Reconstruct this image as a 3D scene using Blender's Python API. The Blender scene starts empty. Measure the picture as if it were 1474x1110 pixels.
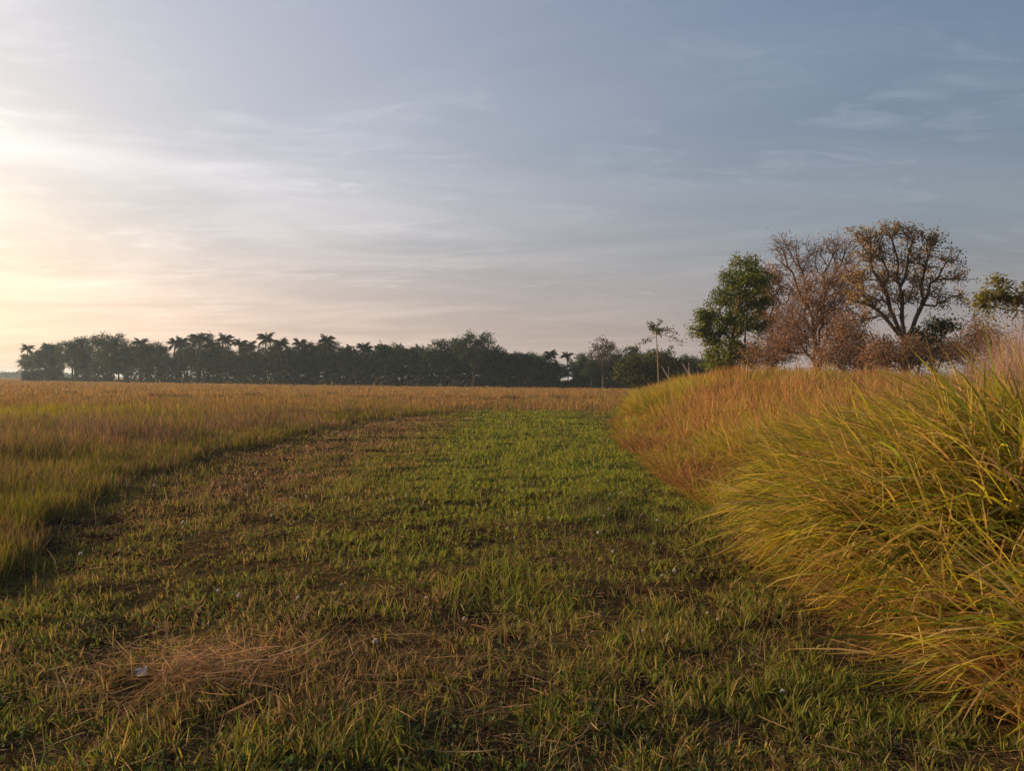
import bpy, math, random
import numpy as np
from mathutils import Vector, Matrix

random.seed(7)
rng = np.random.default_rng(11)
R = math.radians
scene = bpy.context.scene
C = scene.collection

# ------------------------------------------------------------------ camera
FPX, CX, CY = 1135.0, 737.0, 555.0        # focal length / centre in photo pixels
CAM = np.array([0.0, 0.0, 1.65])
PITCH, ROLL = R(-0.50), R(0.35)
cam_d = bpy.data.cameras.new('camera')
cam = bpy.data.objects.new('camera', cam_d); C.objects.link(cam)
cam_d.sensor_width = 36.0
cam_d.lens = 36.0 * FPX / 1474.0
cam_d.clip_start, cam_d.clip_end = 0.05, 9000.0
cam.matrix_world = (Matrix.Translation(CAM) @ Matrix.Rotation(R(90) + PITCH, 4, 'X') @ Matrix.Rotation(ROLL, 4, 'Z'))
scene.camera = cam
_M = np.array(cam.matrix_world.to_3x3())

def ray(u, v):
    d = _M @ np.array([(u - CX) / FPX, (CY - v) / FPX, -1.0])
    return d / d[1]
def at(u, v, Y):
    """world point that stands at depth Y and shows near photo pixel u, v"""
    return CAM + ray(u, v) * Y
def on_ground(u, v, z=0.0):
    d = ray(u, v)
    return CAM + d * ((z - CAM[2]) / d[2])

# ------------------------------------------------------------------ light
SUN_AZ, SUN_EL = R(-68.0), R(13.0)       # azimuth from +Y, clockwise positive
sun_dir = np.array([math.sin(SUN_AZ) * math.cos(SUN_EL), math.cos(SUN_AZ) * math.cos(SUN_EL), math.sin(SUN_EL)])
sl = bpy.data.lights.new('sun', 'SUN'); so = bpy.data.objects.new('sun', sl); C.objects.link(so)
sl.energy, sl.angle, sl.color = 5.0, R(4.0), (1.0, 0.72, 0.42)
so.rotation_euler = Vector(sun_dir).to_track_quat('Z', 'Y').to_euler()

def build_world():
    w = bpy.data.worlds.new('World'); scene.world = w; w.use_nodes = True
    nt = w.node_tree; nt.nodes.clear(); L = nt.links.new
    def N(t, **k):
        n = nt.nodes.new(t)
        for a, b in k.items(): setattr(n, a, b)
        return n
    def put(sock, v):
        if isinstance(v, (int, float, tuple, list)): sock.default_value = v
        else: L(v, sock)
    def m(op, a, b=0.0, c=0.0):
        n = N('ShaderNodeMath', operation=op)
        put(n.inputs[0], a); put(n.inputs[1], b); put(n.inputs[2], c)
        return n.outputs[0]
    def vm(op, a, b=(0, 0, 0)):
        n = N('ShaderNodeVectorMath', operation=op)
        put(n.inputs[0], a); put(n.inputs[1], b)
        return n.outputs['Value'] if op == 'DOT_PRODUCT' else n.outputs[0]
    def mix(f, a, b, bt='MIX'):
        n = N('ShaderNodeMix', data_type='RGBA', blend_type=bt)
        n.clamp_factor = True
        put(n.inputs[0], f); put(n.inputs[6], a); put(n.inputs[7], b)
        return n.outputs[2]
    def sstep(x, a, b):
        n = N('ShaderNodeMapRange', interpolation_type='SMOOTHSTEP')
        put(n.inputs[0], x); n.inputs[1].default_value = a; n.inputs[2].default_value = b
        return n.outputs[0]
    tc = N('ShaderNodeTexCoord'); d = vm('NORMALIZE', tc.outputs['Generated'])
    sp = N('ShaderNodeSeparateXYZ'); L(d, sp.inputs[0]); z = sp.outputs[2]
    # clear sky: the Nishita sky, tempered by a thin high veil whose hue changes with elevation
    sky = N('ShaderNodeTexSky', sky_type='NISHITA'); sky.sun_disc = False
    sky.sun_elevation = SUN_EL; sky.sun_rotation = SUN_AZ; sky.dust_density = 2.0
    nish = mix(1.0, sky.outputs[0], (0.10, 0.10, 0.10, 1), 'MULTIPLY')
    ramp = N('ShaderNodeValToRGB'); L(z, ramp.inputs[0])
    el = ramp.color_ramp.elements
    stops = [(0.0, (0.325, 0.25, 0.24)), (0.06, (0.30, 0.262, 0.266)), (0.17, (0.218, 0.262, 0.31)),
             (0.30, (0.172, 0.243, 0.335)), (0.50, (0.146, 0.222, 0.355)), (1.0, (0.12, 0.19, 0.32))]
    while len(el) < len(stops): el.new(0.5)
    for e, (p, c) in zip(el, stops): e.position = p; e.color = (*c, 1)
    base = mix(0.90, nish, ramp.outputs[0])
    # wispy cirrus on a high plane
    zz = m('ADD', m('MAXIMUM', z, 0.0), 0.09)
    pl = N('ShaderNodeCombineXYZ')
    L(m('DIVIDE', sp.outputs[0], zz), pl.inputs[0]); L(m('DIVIDE', sp.outputs[1], zz), pl.inputs[1])
    def cloud(rot, scl, ns, det, dist, a, b, off=0.0):
        mp = N('ShaderNodeMapping'); L(pl.outputs[0], mp.inputs[0])
        mp.inputs['Rotation'].default_value = (0, 0, R(rot)); mp.inputs['Scale'].default_value = (*scl, 1)
        mp.inputs['Location'].default_value = (off, off * 0.7, 0)
        n = N('ShaderNodeTexNoise'); L(mp.outputs[0], n.inputs['Vector'])
        n.inputs['Scale'].default_value = ns; n.inputs['Detail'].default_value = det
        n.inputs['Roughness'].default_value = 0.58; n.inputs['Distortion'].default_value = dist
        return sstep(n.outputs['Fac'], a, b)
    broad = cloud(12, (0.55, 1.0), 0.9, 7, 0.8, 0.36, 0.70, 3.1)
    wisp = m('MULTIPLY', cloud(-14, (0.75, 1.7), 3.0, 10, 1.2, 0.47, 0.78, 7.4), cloud(30, (0.8, 0.8), 1.0, 4, 0.6, 0.40, 0.62, 1.7))
    # veil brightness toward the hidden sun
    gaz, gel = R(-41.0), R(9.0)               # brightest part of the veil, beside the sun
    cosg = vm('DOT_PRODUCT', d, (math.sin(gaz) * math.cos(gel), math.cos(gaz) * math.cos(gel), math.sin(gel)))
    gam = m('MULTIPLY', m('ARCCOSINE', m('MINIMUM', cosg, 1.0)), 180 / math.pi)
    def lobe(wd): 
        q = m('DIVIDE', gam, wd)
        return m('EXPONENT', m('MULTIPLY', m('MULTIPLY', q, q), -1.0))
    low = sstep(z, 0.26, 0.0)
    def tint(amt, hi, lo):
        c = mix(low, (*hi, 1), (*lo, 1))
        s = N('ShaderNodeVectorMath', operation='SCALE'); L(c, s.inputs[0]); put(s.inputs[3], amt)
        return s.outputs[0]
    veil = m('MULTIPLY', lobe(39.0), m('ADD', 0.80, m('MULTIPLY', broad, 0.38)))
    col = vm('ADD', base, tint(veil, (0.60, 0.51, 0.49), (0.70, 0.47, 0.31)))
    col = vm('ADD', col, tint(lobe(14.0), (0.34, 0.26, 0.09), (0.40, 0.26, 0.06)))
    lift = m('ADD', m('MULTIPLY', broad, 0.035), m('MULTIPLY', wisp, m('ADD', 0.08, m('MULTIPLY', lobe(34.0), 0.10))))
    col = vm('ADD', col, tint(lift, (1.0, 0.98, 0.95), (1.0, 0.85, 0.75)))
    bg = N('ShaderNodeBackground'); L(col, bg.inputs[0]); bg.inputs[1].default_value = 0.565
    out = N('ShaderNodeOutputWorld'); L(bg.outputs[0], out.inputs[0])
build_world()
scene.view_settings.view_transform = 'Standard'
scene.view_settings.look = 'None'
scene.view_settings.exposure = 0.83
scene.view_settings.gamma = 1.0
scene.render.engine = 'CYCLES'
scene.cycles.use_denoising = True
scene.cycles.max_bounces = 6
scene.cycles.diffuse_bounces = 3
scene.cycles.transmission_bounces = 4
scene.cycles.volume_bounces = 0

# ------------------------------------------------------------------ helpers
def hash01(ix, iy, seed):
    h = (ix.astype(np.int64) * 374761393 + iy.astype(np.int64) * 668265263 + seed * 974634777) & 0xFFFFFFFF
    h = ((h ^ (h >> 13)) * 1274126177) & 0xFFFFFFFF
    h = ((h ^ (h >> 16)) * 2246822519) & 0xFFFFFFFF
    return ((h ^ (h >> 15)) & 0xFFFFFF) / float(0xFFFFFF)
def noise(x, y, size, seed=0, octaves=3):
    x = np.asarray(x, float) / size; y = np.asarray(y, float) / size
    t, a, s = 0.0, 1.0, 0.0
    for o in range(octaves):
        ix, iy = np.floor(x), np.floor(y); fx, fy = x - ix, y - iy
        fx, fy = fx * fx * (3 - 2 * fx), fy * fy * (3 - 2 * fy)
        v = ((hash01(ix, iy, seed + o) * (1 - fx) + hash01(ix + 1, iy, seed + o) * fx) * (1 - fy)
             + (hash01(ix, iy + 1, seed + o) * (1 - fx) + hash01(ix + 1, iy + 1, seed + o) * fx) * fy)
        t = t + a * v; s += a; a *= 0.5; x = x * 2.03 + 17.1; y = y * 2.03 + 5.7
    return t / s
def ss(x, a, b):
    t = np.clip((np.asarray(x, float) - a) / (b - a), 0, 1)
    return t * t * (3 - 2 * t)

def edge_left(y):                      # where the mown strip meets the rice
    y = np.asarray(y, float)
    return np.interp(y, [0, 4, 7.6, 12, 16, 22, 30, 36], [-4.4, -4.5, -5.0, -6.2, -6.4, -6.3, -5.8, -3.5]) + (noise(y, y * 0, 2.2, 31) - .5) * 1.0 + (noise(y, y * 0, .6, 32) - .5) * .7
def edge_right(y):                     # foot of the grassy bank
    y = np.asarray(y, float)
    return np.interp(y, [0, 4, 6, 9, 13, 20, 34, 45, 60, 110, 300], [2.45, 2.3, 2.15, 2.3, 2.4, 2.7, 4.5, 6.4, 9.5, 19, 60]) + (noise(y, y * 0 + 3, 2.0, 37) - .5) * 0.5
STRIP_END = 40.0
def height(x, y):
    x = np.asarray(x, float); y = np.asarray(y, float)
    h = (noise(x, y, 1.1, 3) - .5) * 0.09 + (noise(x, y, 0.28, 5, 2) - .5) * 0.035
    far = ss(np.hypot(x, y), 120, 40)
    h = h * far
    t = ss((x - edge_right(y)) / np.interp(y, [0, 8, 14, 40], [1, 1, 1.5, 1.7]), -0.25, 3.0)
    top = np.interp(y, [0, 4, 7, 11, 15, 22, 30, 42, 60, 110], [0.65, 0.8, 0.9, 0.8, 0.62, 0.85, 1.12, 1.2, 0.9, 0.5])
    h = h + t * (top + (noise(x, y, 2.3, 9) - .5) * 0.35 * far) * ss(x, 90, 40)
    return h + .28 * np.exp(-((x - 10.2) / 2.6) ** 2 - ((y - 30) / 5.5) ** 2)

def material(name, attr='col', rough=0.6, trans=0.0, gloss=0.03, vary=0.0):
    m = bpy.data.materials.new(name); m.use_nodes = True
    nt = m.node_tree; nt.nodes.clear(); L = nt.links.new
    out = nt.nodes.new('ShaderNodeOutputMaterial')
    a = nt.nodes.new('ShaderNodeAttribute'); a.attribute_name = attr; colr = a.outputs['Color']
    if vary:
        tc = nt.nodes.new('ShaderNodeTexCoord'); n = nt.nodes.new('ShaderNodeTexNoise')
        n.inputs['Scale'].default_value = vary; n.inputs['Detail'].default_value = 5
        L(tc.outputs['Object'], n.inputs['Vector'])
        r = nt.nodes.new('ShaderNodeMapRange'); L(n.outputs['Fac'], r.inputs[0])
        r.inputs[1].default_value, r.inputs[2].default_value = .3, .7
        r.inputs[3].default_value, r.inputs[4].default_value = .6, 1.4
        s = nt.nodes.new('ShaderNodeVectorMath'); s.operation = 'SCALE'
        L(colr, s.inputs[0]); L(r.outputs[0], s.inputs[3]); colr = s.outputs[0]
    d = nt.nodes.new('ShaderNodeBsdfDiffuse'); L(colr, d.inputs[0]); sh = d.outputs[0]
    if trans:
        t = nt.nodes.new('ShaderNodeBsdfTranslucent'); L(colr, t.inputs[0])
        mx = nt.nodes.new('ShaderNodeMixShader'); mx.inputs[0].default_value = trans
        L(sh, mx.inputs[1]); L(t.outputs[0], mx.inputs[2]); sh = mx.outputs[0]
    if gloss:
        g = nt.nodes.new('ShaderNodeBsdfGlossy'); g.inputs['Roughness'].default_value = rough
        mx = nt.nodes.new('ShaderNodeMixShader'); mx.inputs[0].default_value = gloss
        L(sh, mx.inputs[1]); L(g.outputs[0], mx.inputs[2]); sh = mx.outputs[0]
    L(sh, out.inputs[0])
    return m
M_BLADE = material('grass_blade', trans=0.45, gloss=0.008, rough=0.5)
M_DRY = material('dry_grass_blade', trans=0.38, gloss=0.004)
M_LEAF = material('leaf', trans=0.45, gloss=0.012, rough=0.5)
M_BARK = material('bark', gloss=0.0, vary=4.0)
M_PETAL = material('petal', trans=0.3, gloss=0.0)

class Acc:
    """collects faces (as triangles and quads) with a colour per vertex; one mesh object at the end"""
    def __init__(s): s.v, s.c, s.t, s.q, s.n = [], [], [], [], 0
    def add(s, v, col, tris=None, quads=None):
        v = np.asarray(v, float).reshape(-1, 3); col = np.asarray(col, float)
        if col.ndim == 1: col = np.tile(col, (len(v), 1))
        s.v.append(v); s.c.append(col)
        if tris is not None and len(tris): s.t.append(np.asarray(tris, np.int64) + s.n)
        if quads is not None and len(quads): s.q.append(np.asarray(quads, np.int64) + s.n)
        s.n += len(v)
    def build(s, name, mat, parent=None, smooth=False, origin=None):
        me = bpy.data.meshes.new(name)
        v = np.concatenate(s.v); c = np.concatenate(s.c)
        if origin is not None: v = v - np.asarray(origin)
        t = np.concatenate(s.t) if s.t else np.zeros((0, 3), np.int64)
        q = np.concatenate(s.q) if s.q else np.zeros((0, 4), np.int64)
        me.vertices.add(len(v)); me.vertices.foreach_set('co', v.astype(np.float32).ravel())
        li = np.concatenate([t.ravel(), q.ravel()]).astype(np.int32)
        me.loops.add(len(li)); me.loops.foreach_set('vertex_index', li)
        nt_, nq = len(t), len(q)
        start = np.concatenate([np.arange(nt_) * 3, nt_ * 3 + np.arange(nq) * 4]).astype(np.int32)
        me.polygons.add(nt_ + nq); me.polygons.foreach_set('loop_start', start)
        me.polygons.foreach_set('loop_total', np.concatenate([np.full(nt_, 3), np.full(nq, 4)]).astype(np.int32))
        if smooth: me.polygons.foreach_set('use_smooth', np.ones(nt_ + nq, bool))
        a = me.attributes.new('col', 'FLOAT_COLOR', 'POINT')
        a.data.foreach_set('color', np.hstack([c, np.ones((len(c), 1))]).astype(np.float32).ravel())
        me.update(calc_edges=True); me.validate()
        me.materials.append(mat)
        o = bpy.data.objects.new(name, me); C.objects.link(o)
        if parent is not None: o.parent = parent
        elif origin is not None: o.location = origin
        return o

def tag(o, label=None, cat=None, group=None, kind=None):
    if label: o['label'] = label
    if cat: o['category'] = cat
    if group: o['group'] = group
    if kind: o['kind'] = kind
    return o
def thing(name, loc, label, cat, group=None):
    o = bpy.data.objects.new(name, None); C.objects.link(o); o.location = loc
    o.empty_display_size = 0.2
    return tag(o, label, cat, group)
def copy_thing(root, loc, scale, rotz, label, group):
    r = root.copy(); C.objects.link(r); r.location = loc; r.scale = (scale, scale, scale) if np.isscalar(scale) else scale
    r.rotation_euler = (0, 0, rotz); tag(r, label, None, group)
    for ch in root.children:
        c = ch.copy(); C.objects.link(c); c.parent = r
    return r

def mixcol(cols, w, n, jit=0.18):
    cols = np.array(cols, float); w = np.array(w, float)
    i = rng.choice(len(cols), n, p=w / w.sum())
    c = cols[i] * (1 + rng.normal(0, jit, (n, 1))) * (1 + rng.normal(0, jit * .35, (n, 3)))
    return np.clip(c, 0.004, 0.9)

def blades(acc, P, Ln, W, az, lean, curve, col, seg=3, tipcol=None, zmin=None):
    """grass blades: P base points, Ln lengths, W widths, az heading, lean from vertical and total bend in radians"""
    n = len(P)
    d = np.stack([np.cos(az), np.sin(az), np.zeros(n)], 1)
    perp = np.stack([-np.sin(az), np.cos(az), np.zeros(n)], 1)
    phi = rng.uniform(-1.0, 1.0, n)[:, None]
    p = P.copy(); rows = []
    for k in range(seg + 1):
        th = (lean + curve * (k / seg) ** 1.3)[:, None]
        if k:
            thm = (lean + curve * ((k - .5) / seg) ** 1.3)[:, None]
            p = p + (Ln / seg)[:, None] * (np.sin(thm) * d + np.cos(thm) * np.array([0, 0, 1.0]))
            if zmin is not None: p[:, 2] = np.maximum(p[:, 2], zmin + 0.004 * k)
        wv = np.cos(phi) * perp + np.sin(phi) * (np.cos(th) * d - np.sin(th) * np.array([0, 0, 1.0]))
        f = [0.75, 1.0, 0.8, 0.5][min(k, 3)] if seg == 3 else (1 - (k / seg) ** 2) * 0.9 + .1
        if k < seg:
            rows.append(p - wv * (W * f / 2)[:, None]); rows.append(p + wv * (W * f / 2)[:, None])
        else: rows.append(p.copy())
    nv = 2 * seg + 1
    V = np.stack(rows, 1).reshape(-1, 3)
    b = np.arange(n)[:, None] * nv
    q = np.concatenate([b + np.array([2 * k, 2 * k + 1, 2 * k + 3, 2 * k + 2]) for k in range(seg - 1)])
    t = b + np.array([2 * seg - 2, 2 * seg - 1, 2 * seg])
    if tipcol is None: cc = np.repeat(col, nv, 0)
    else:
        f = np.array([(i // 2) / seg for i in range(nv)])[None, :, None] ** 1.5
        cc = (col[:, None] * (1 - f) + tipcol[:, None] * f).reshape(-1, 3)
    acc.add(V, cc, t, q)

def leaves(acc, P, size, col, droop=0.2, asp=0.45):
    n = len(P)
    a = rng.uniform(0, 2 * np.pi, n); e = rng.normal(-droop, 0.6, n)
    d = np.stack([np.cos(a) * np.cos(e), np.sin(a) * np.cos(e), np.sin(e)], 1)
    r = rng.normal(0, 1, (n, 3)); s = np.cross(d, r); s /= np.linalg.norm(s, axis=1)[:, None] + 1e-9
    nrm = np.cross(d, s); L = size[:, None]
    V = np.stack([P, P + d * L * .45 + s * L * asp * .5 + nrm * L * .06, P + d * L, P + d * L * .45 - s * L * asp * .5 + nrm * L * .06], 1).reshape(-1, 3)
    b = np.arange(n)[:, None] * 4
    acc.add(V, np.repeat(col, 4, 0), None, b + np.array([0, 1, 2, 3]))

def tube(acc, pts, rad, col, sides=5):
    pts = np.asarray(pts, float); n = len(pts)
    tg = np.gradient(pts, axis=0); tg /= np.linalg.norm(tg, axis=1)[:, None] + 1e-9
    ref = np.array([0, 1.0, 0.0]) if abs(tg[0][1]) < .8 else np.array([1.0, 0, 0])
    s = np.cross(tg, ref); s /= np.linalg.norm(s, axis=1)[:, None] + 1e-9
    u = np.cross(s, tg)
    a = np.arange(sides) * 2 * np.pi / sides
    V = (pts[:, None] + np.asarray(rad)[:, None, None] * (np.cos(a)[None, :, None] * s[:, None] + np.sin(a)[None, :, None] * u[:, None])).reshape(-1, 3)
    i, j = np.meshgrid(np.arange(n - 1), np.arange(sides), indexing='ij')
    k = (j + 1) % sides
    q = np.stack([i * sides + j, i * sides + k, (i + 1) * sides + k, (i + 1) * sides + j], -1).reshape(-1, 4)
    c = np.asarray(col) * rng.uniform(.85, 1.15)
    acc.add(V, c, None, q)

# ------------------------------------------------------------------ the ground
def axis(parts):
    out = [np.arange(a, b, s) for a, b, s in parts]
    return np.unique(np.round(np.concatenate(out), 4))
def build_ground():
    xs = axis([(-2000, -1000, 500), (-1000, -250, 125), (-250, -60, 15), (-60, -16, 2.0), (-16, -8, .4), (-8, 8, .09), (8, 24, .5), (24, 80, 3), (80, 300, 20), (300, 1000, 140), (1000, 2001, 500)])
    ys = axis([(-400, -40, 60), (-40, -4, 4), (-4, 2, .5), (2, 13, .09), (13, 30, .25), (30, 60, 1.0), (60, 220, 8), (220, 600, 50), (600, 2401, 300)])
    X, Y = np.meshgrid(xs, ys); Z = height(X, Y)
    Z = np.where(Y > 230, Z - 0.0, Z)
    nx, ny = len(xs), len(ys)
    i, j = np.meshgrid(np.arange(nx - 1), np.arange(ny - 1))
    q = np.stack([j * nx + i, j * nx + i + 1, (j + 1) * nx + i + 1, (j + 1) * nx + i], -1).reshape(-1, 4)
    soil = np.array([0.028, 0.016, 0.010]); thatch = np.array([0.065, 0.042, 0.018]); field = np.array([0.28, 0.165, 0.06])
    green = np.array([0.05, 0.062, 0.018])
    x, y = X.ravel(), Y.ravel()
    f = ss(noise(x, y, .35, 51), .35, .62)[:, None]
    col = soil * (1 - f) + thatch * f
    g = (ss(y, 8, 14) * ss(x, -3.0, -1.0) * 0.8)[:, None]
    col = col * (1 - g) + green * g
    rice = np.clip(ss(edge_left(y) - x, .2, 1.2) + ss(y, STRIP_END - 1, STRIP_END + 1), 0, 1)[:, None] * (ss(edge_right(y) - x, -.2, .6))[:, None]
    col = col * (1 - rice) + field * rice
    b = ss(x - edge_right(y), .3, 1.5)[:, None]
    col = col * (1 - b) + np.array([0.11, 0.065, 0.03]) * b
    a = Acc(); a.add(np.stack([x, y, Z.ravel()], 1), col, None, q)
    m = material('soil', gloss=0.0, vary=9.0)
    o = a.build('ground', m, smooth=True)
    tag(o, kind='structure')
build_ground()

def scatter(n, ymin, ymax, spread=0.80, dref=8.0, xmin=-1e9, xmax=1e9):
    """points over the visible wedge; as many per picture area, thinning with distance"""
    y = ymin * (ymax / ymin) ** rng.random(n)
    near = y < dref
    x = rng.uniform(-spread, spread, n) * y + rng.uniform(-.3, .3, n)
    k = (x > xmin) & (x < xmax)
    return x[k], y[k]

# ------------------------------------------------------------------ short mown grass, straw, weeds
GREENS = [(0.135, 0.165, 0.018), (0.205, 0.210, 0.022), (0.085, 0.125, 0.022), (0.27, 0.235, 0.026)]
DRYS = [(0.34, 0.215, 0.080), (0.25, 0.145, 0.052), (0.40, 0.28, 0.13), (0.16, 0.088, 0.036)]
def near_cam_greenness(x, y):
    g = 0.50 + 0.35 * ss(y, 5.0, 9.5) * ss(x, -2.4, -0.6) * ss(x, 3.6, 2.6)
    g = g + (noise(x, y, 1.0, 61) - .5) * 1.1
    g = g - 0.42 * np.exp(-((x + 1.75) / .6) ** 2 - ((y - 4.15) / .45) ** 2)      # straw heap
    g = g - 0.16 * np.exp(-((x + 0.3) / .9) ** 2 - ((y - 4.5) / .6) ** 2)       # bare trodden patch
    path = np.exp(-((x + 4.2 - (y - 12) * .02) / 1.3) ** 2) * ss(y, 7, 12)
    return np.clip(g - 0.2 * path, 0.03, 0.98)
SCRAP = on_ground(203, 970, .05)
def near_scrap(x, y):                  # grass pressed flat under and just before the white scrap
    return (np.abs(x - SCRAP[0]) < .12) & (y > SCRAP[1] - .30) & (y < SCRAP[1] + .10)
def build_short_grass():
    acc = Acc(); straw = Acc()
    N = 400000
    x, y = scatter(N, 2.5, 46.0, 0.82)
    x2, y2 = scatter(90000, 9.0, 46.0, 0.30)
    x, y = np.r_[x, x2], np.r_[y, y2]
    k = (x > edge_left(y) - .6) & (x < edge_right(y) + .9) & (y < STRIP_END + 2 + noise(x, y, 3, 71) * 3)
    x, y = x[k], y[k]
    dens = ss(noise(x, y, .34, 81), .30, .60) * .92 + .08
    bare = 0.65 * np.exp(-((x + 0.3) / .8) ** 2 - ((y - 4.4) / .5) ** 2) + .4 * np.exp(-((x + 1.7) / .7) ** 2 - ((y - 4.4) / .4) ** 2)
    k = (rng.random(len(x)) < dens * (1 - bare)) & ~near_scrap(x, y)
    x, y = x[k], y[k]
    # pull blades toward tuft centres
    cell = np.minimum(0.075 * (1 + y * .04), .10)
    tx = (np.floor(x / cell) + hash01(np.floor(x / cell), np.floor(y / cell), 5)) * cell
    ty = (np.floor(y / cell) + hash01(np.floor(x / cell), np.floor(y / cell), 6)) * cell
    pull = rng.uniform(.2, .85, len(x)) * ss(y, 26, 9); ox, oy = x - tx, y - ty
    x, y = x - ox * pull, y - oy * pull
    n = len(x); z = height(x, y)
    g = near_cam_greenness(x, y)
    isg = rng.random(n) < np.clip(g * 1.25 + .12, 0, .96)
    lush = np.clip((noise(x, y, 1.3, 91) - .5) * 2.4 + .32, 0, 1.1)
    track = np.maximum(np.exp(-((x + 2.7 + .03 * y) / .22) ** 2), np.exp(-((x + 4.3 + .02 * y) / .22) ** 2)) * ss(y, 5, 8) * (.5 + noise(x, y, 1.0, 347))
    lush = lush * (1 - .6 * np.clip(track, 0, 1))
    cg = mixcol(GREENS, [.42, .30, .20, .16], n)
    cd = mixcol(DRYS, [.4, .3, .15, .3], n)
    isg = isg & (rng.random(n) > .55 * np.clip(track, 0, 1))
    col = np.where(isg[:, None], cg, cd)
    wb = (noise(x, y, .8, 345) - .5) * 2.2
    mid = ss(y + wb, 4.0, 12) * ss(x + wb * .8, -2.2, -.9) * ss(x, 3.6, 2.4)
    dk = ss(((x - 1.25) / .55) ** 2 + ((y - 9.6) / 1.7) ** 2 + wb * .35, 1.2, .4)[:, None]      # a patch of longer grass, with shade put into its darker green
    col = col * (1 + mid[:, None] * np.array([.26, .32, .0]))  # greener centre lane, brightened so its sunlit look is in the colour
    col = col * (1 + (ss(x, -2.2, -4.0) * ss(y, 8, 11))[:, None] * np.array([-.10, -.22, .25]))
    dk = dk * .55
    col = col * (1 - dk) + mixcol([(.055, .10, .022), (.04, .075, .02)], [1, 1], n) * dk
    Ln = rng.gamma(4.0, 0.0130, n) * (.60 + .80 * lush) * (1 + .25 * ss(y, 5, 12)) + .02
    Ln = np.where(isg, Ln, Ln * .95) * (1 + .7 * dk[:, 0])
    W = np.maximum(rng.uniform(.0032, .0078, n), y * 0.00068 * rng.uniform(.6, 1.3, n))
    az = np.arctan2(oy, ox) + rng.normal(0, .7, n)
    lean = np.abs(rng.normal(.45, .38, n)); curve = np.abs(rng.normal(.55, .5, n))
    tip = np.where((rng.random(n) < .35)[:, None], mixcol(DRYS, [.5, .3, .2, .1], n), col)
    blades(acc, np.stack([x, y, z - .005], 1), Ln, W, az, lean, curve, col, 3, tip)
    # thatch: short cut bits lying on the soil
    m = 120000
    xt, yt = scatter(m, 2.5, 20.0, .8); k = (xt > edge_left(yt) - .8) & (xt < edge_right(yt) + .8); xt, yt = xt[k], yt[k]; m = len(xt)
    blades(acc, np.stack([xt, yt, height(xt, yt) + rng.uniform(.002, .02, m)], 1), rng.uniform(.02, .075, m), np.maximum(rng.uniform(.002, .005, m), yt * .0005), rng.uniform(0, 6.28, m),
           rng.uniform(1.15, 1.65, m), rng.normal(0, .3, m), mixcol([(.16, .10, .045), (.25, .155, .07), (.09, .06, .03), (.13, .14, .03), (.36, .25, .12)], [.35, .3, .25, .3, .16], m), 2)
    # taller single stalks and seed stems
    m = 1500
    xs, ys = scatter(m, 3.0, 34.0, .7); k = (xs > edge_left(ys)) & (xs < edge_right(ys) + .3); xs, ys = xs[k], ys[k]; m = len(xs)
    blades(acc, np.stack([xs, ys, height(xs, ys)], 1), rng.uniform(.12, .30, m), np.maximum(.0028, ys * .0005), rng.uniform(0, 6.28, m),
           np.abs(rng.normal(.15, .2, m)), np.abs(rng.normal(.35, .4, m)), mixcol([(0.15, .14, .04), (0.30, .21, .10), (.2, .13, .05)], [.5, .3, .3], m), 3)
    # little broad weed leaves between the grass
    m = 26000
    xw, yw = scatter(m, 2.6, 22.0, .75)
    k = (xw > edge_left(yw)) & (xw < edge_right(yw)) & (noise(xw, yw, .7, 131) > .56 - .12 * ss(xw, 0, -3)); xw, yw = xw[k], yw[k]; m = len(xw)
    leaves(acc, np.stack([xw, yw, height(xw, yw) + rng.uniform(.01, .075, m)], 1), np.maximum(rng.uniform(.012, .034, m), yw * .0018),
           mixcol([(.05, .085, .026), (.075, .10, .03), (.045, .065, .03)], [.5, .3, .3], m), -.1, .7)
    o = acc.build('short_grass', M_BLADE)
    tag(o, 'short mown green and straw-tinged grass covering the strip between rice field and bank', 'grass', kind='stuff')
    # loose straw
    def litter(n, cx, cy, sx, sy, lo, hi, up=.10, w=.0036):
        x = rng.normal(cx, sx, n); y = rng.normal(cy, sy, n)
        k = (y > 2.4) & ~near_scrap(x, y) & (x > edge_left(y)) & (x < edge_right(y) + .8); x, y = x[k], y[k]; n = len(x)
        z = height(x, y) + rng.uniform(.005, up, n)
        cols = (1.0 if lo == .101 else .68) * mixcol([(.46, .27, .13), (.36, .20, .095), (.52, .36, .21), (.20, .12, .06)], [.4, .3, .2, .2], n)
        blades(straw, np.stack([x, y, z], 1), rng.uniform(lo, hi, n), np.maximum(rng.uniform(w * .6, w * 1.4, n), y * .0004), rng.uniform(0, 6.28, n),
               rng.uniform(1.3, 1.62, n), rng.normal(.05, .22, n), cols, 3)
    litter(900, -1.66, 4.22, .25, .14, .101, .34, .15)
    litter(260, -2.0, 3.95, .40, .18, .10, .35, .10)
    litter(260, -0.35, 4.45, .55, .40, .10, .42, .06)
    litter(200, -1.0, 3.4, .8, .25, .1, .4, .06)
    litter(260, 0.9, 3.9, .8, .5, .08, .3, .05)
    litter(420, -1.6, 6.2, 1.4, 1.2, .08, .32, .05)
    litter(240, 0.55, 7.4, .5, .35, .08, .28, .05)
    litter(420, -3.6, 8.6, .9, 1.3, .1, .3, .05)
    litter(380, -4.3, 15, 1.0, 4.5, .1, .35, .05)
    litter(800, 0.0, 5.0, 2.4, 1.7, .06, .24, .07)
    litter(90, -0.3, 4.4, .6, .45, .15, .42, .09, .005)
    litter(120, -1.75, 4.35, .5, .35, .15, .42, .14, .006)
    o = straw.build('straw', M_DRY)
    tag(o, 'loose brown straw and cut stalks lying scattered on the mown grass', 'straw', kind='stuff')
build_short_grass()

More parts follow.
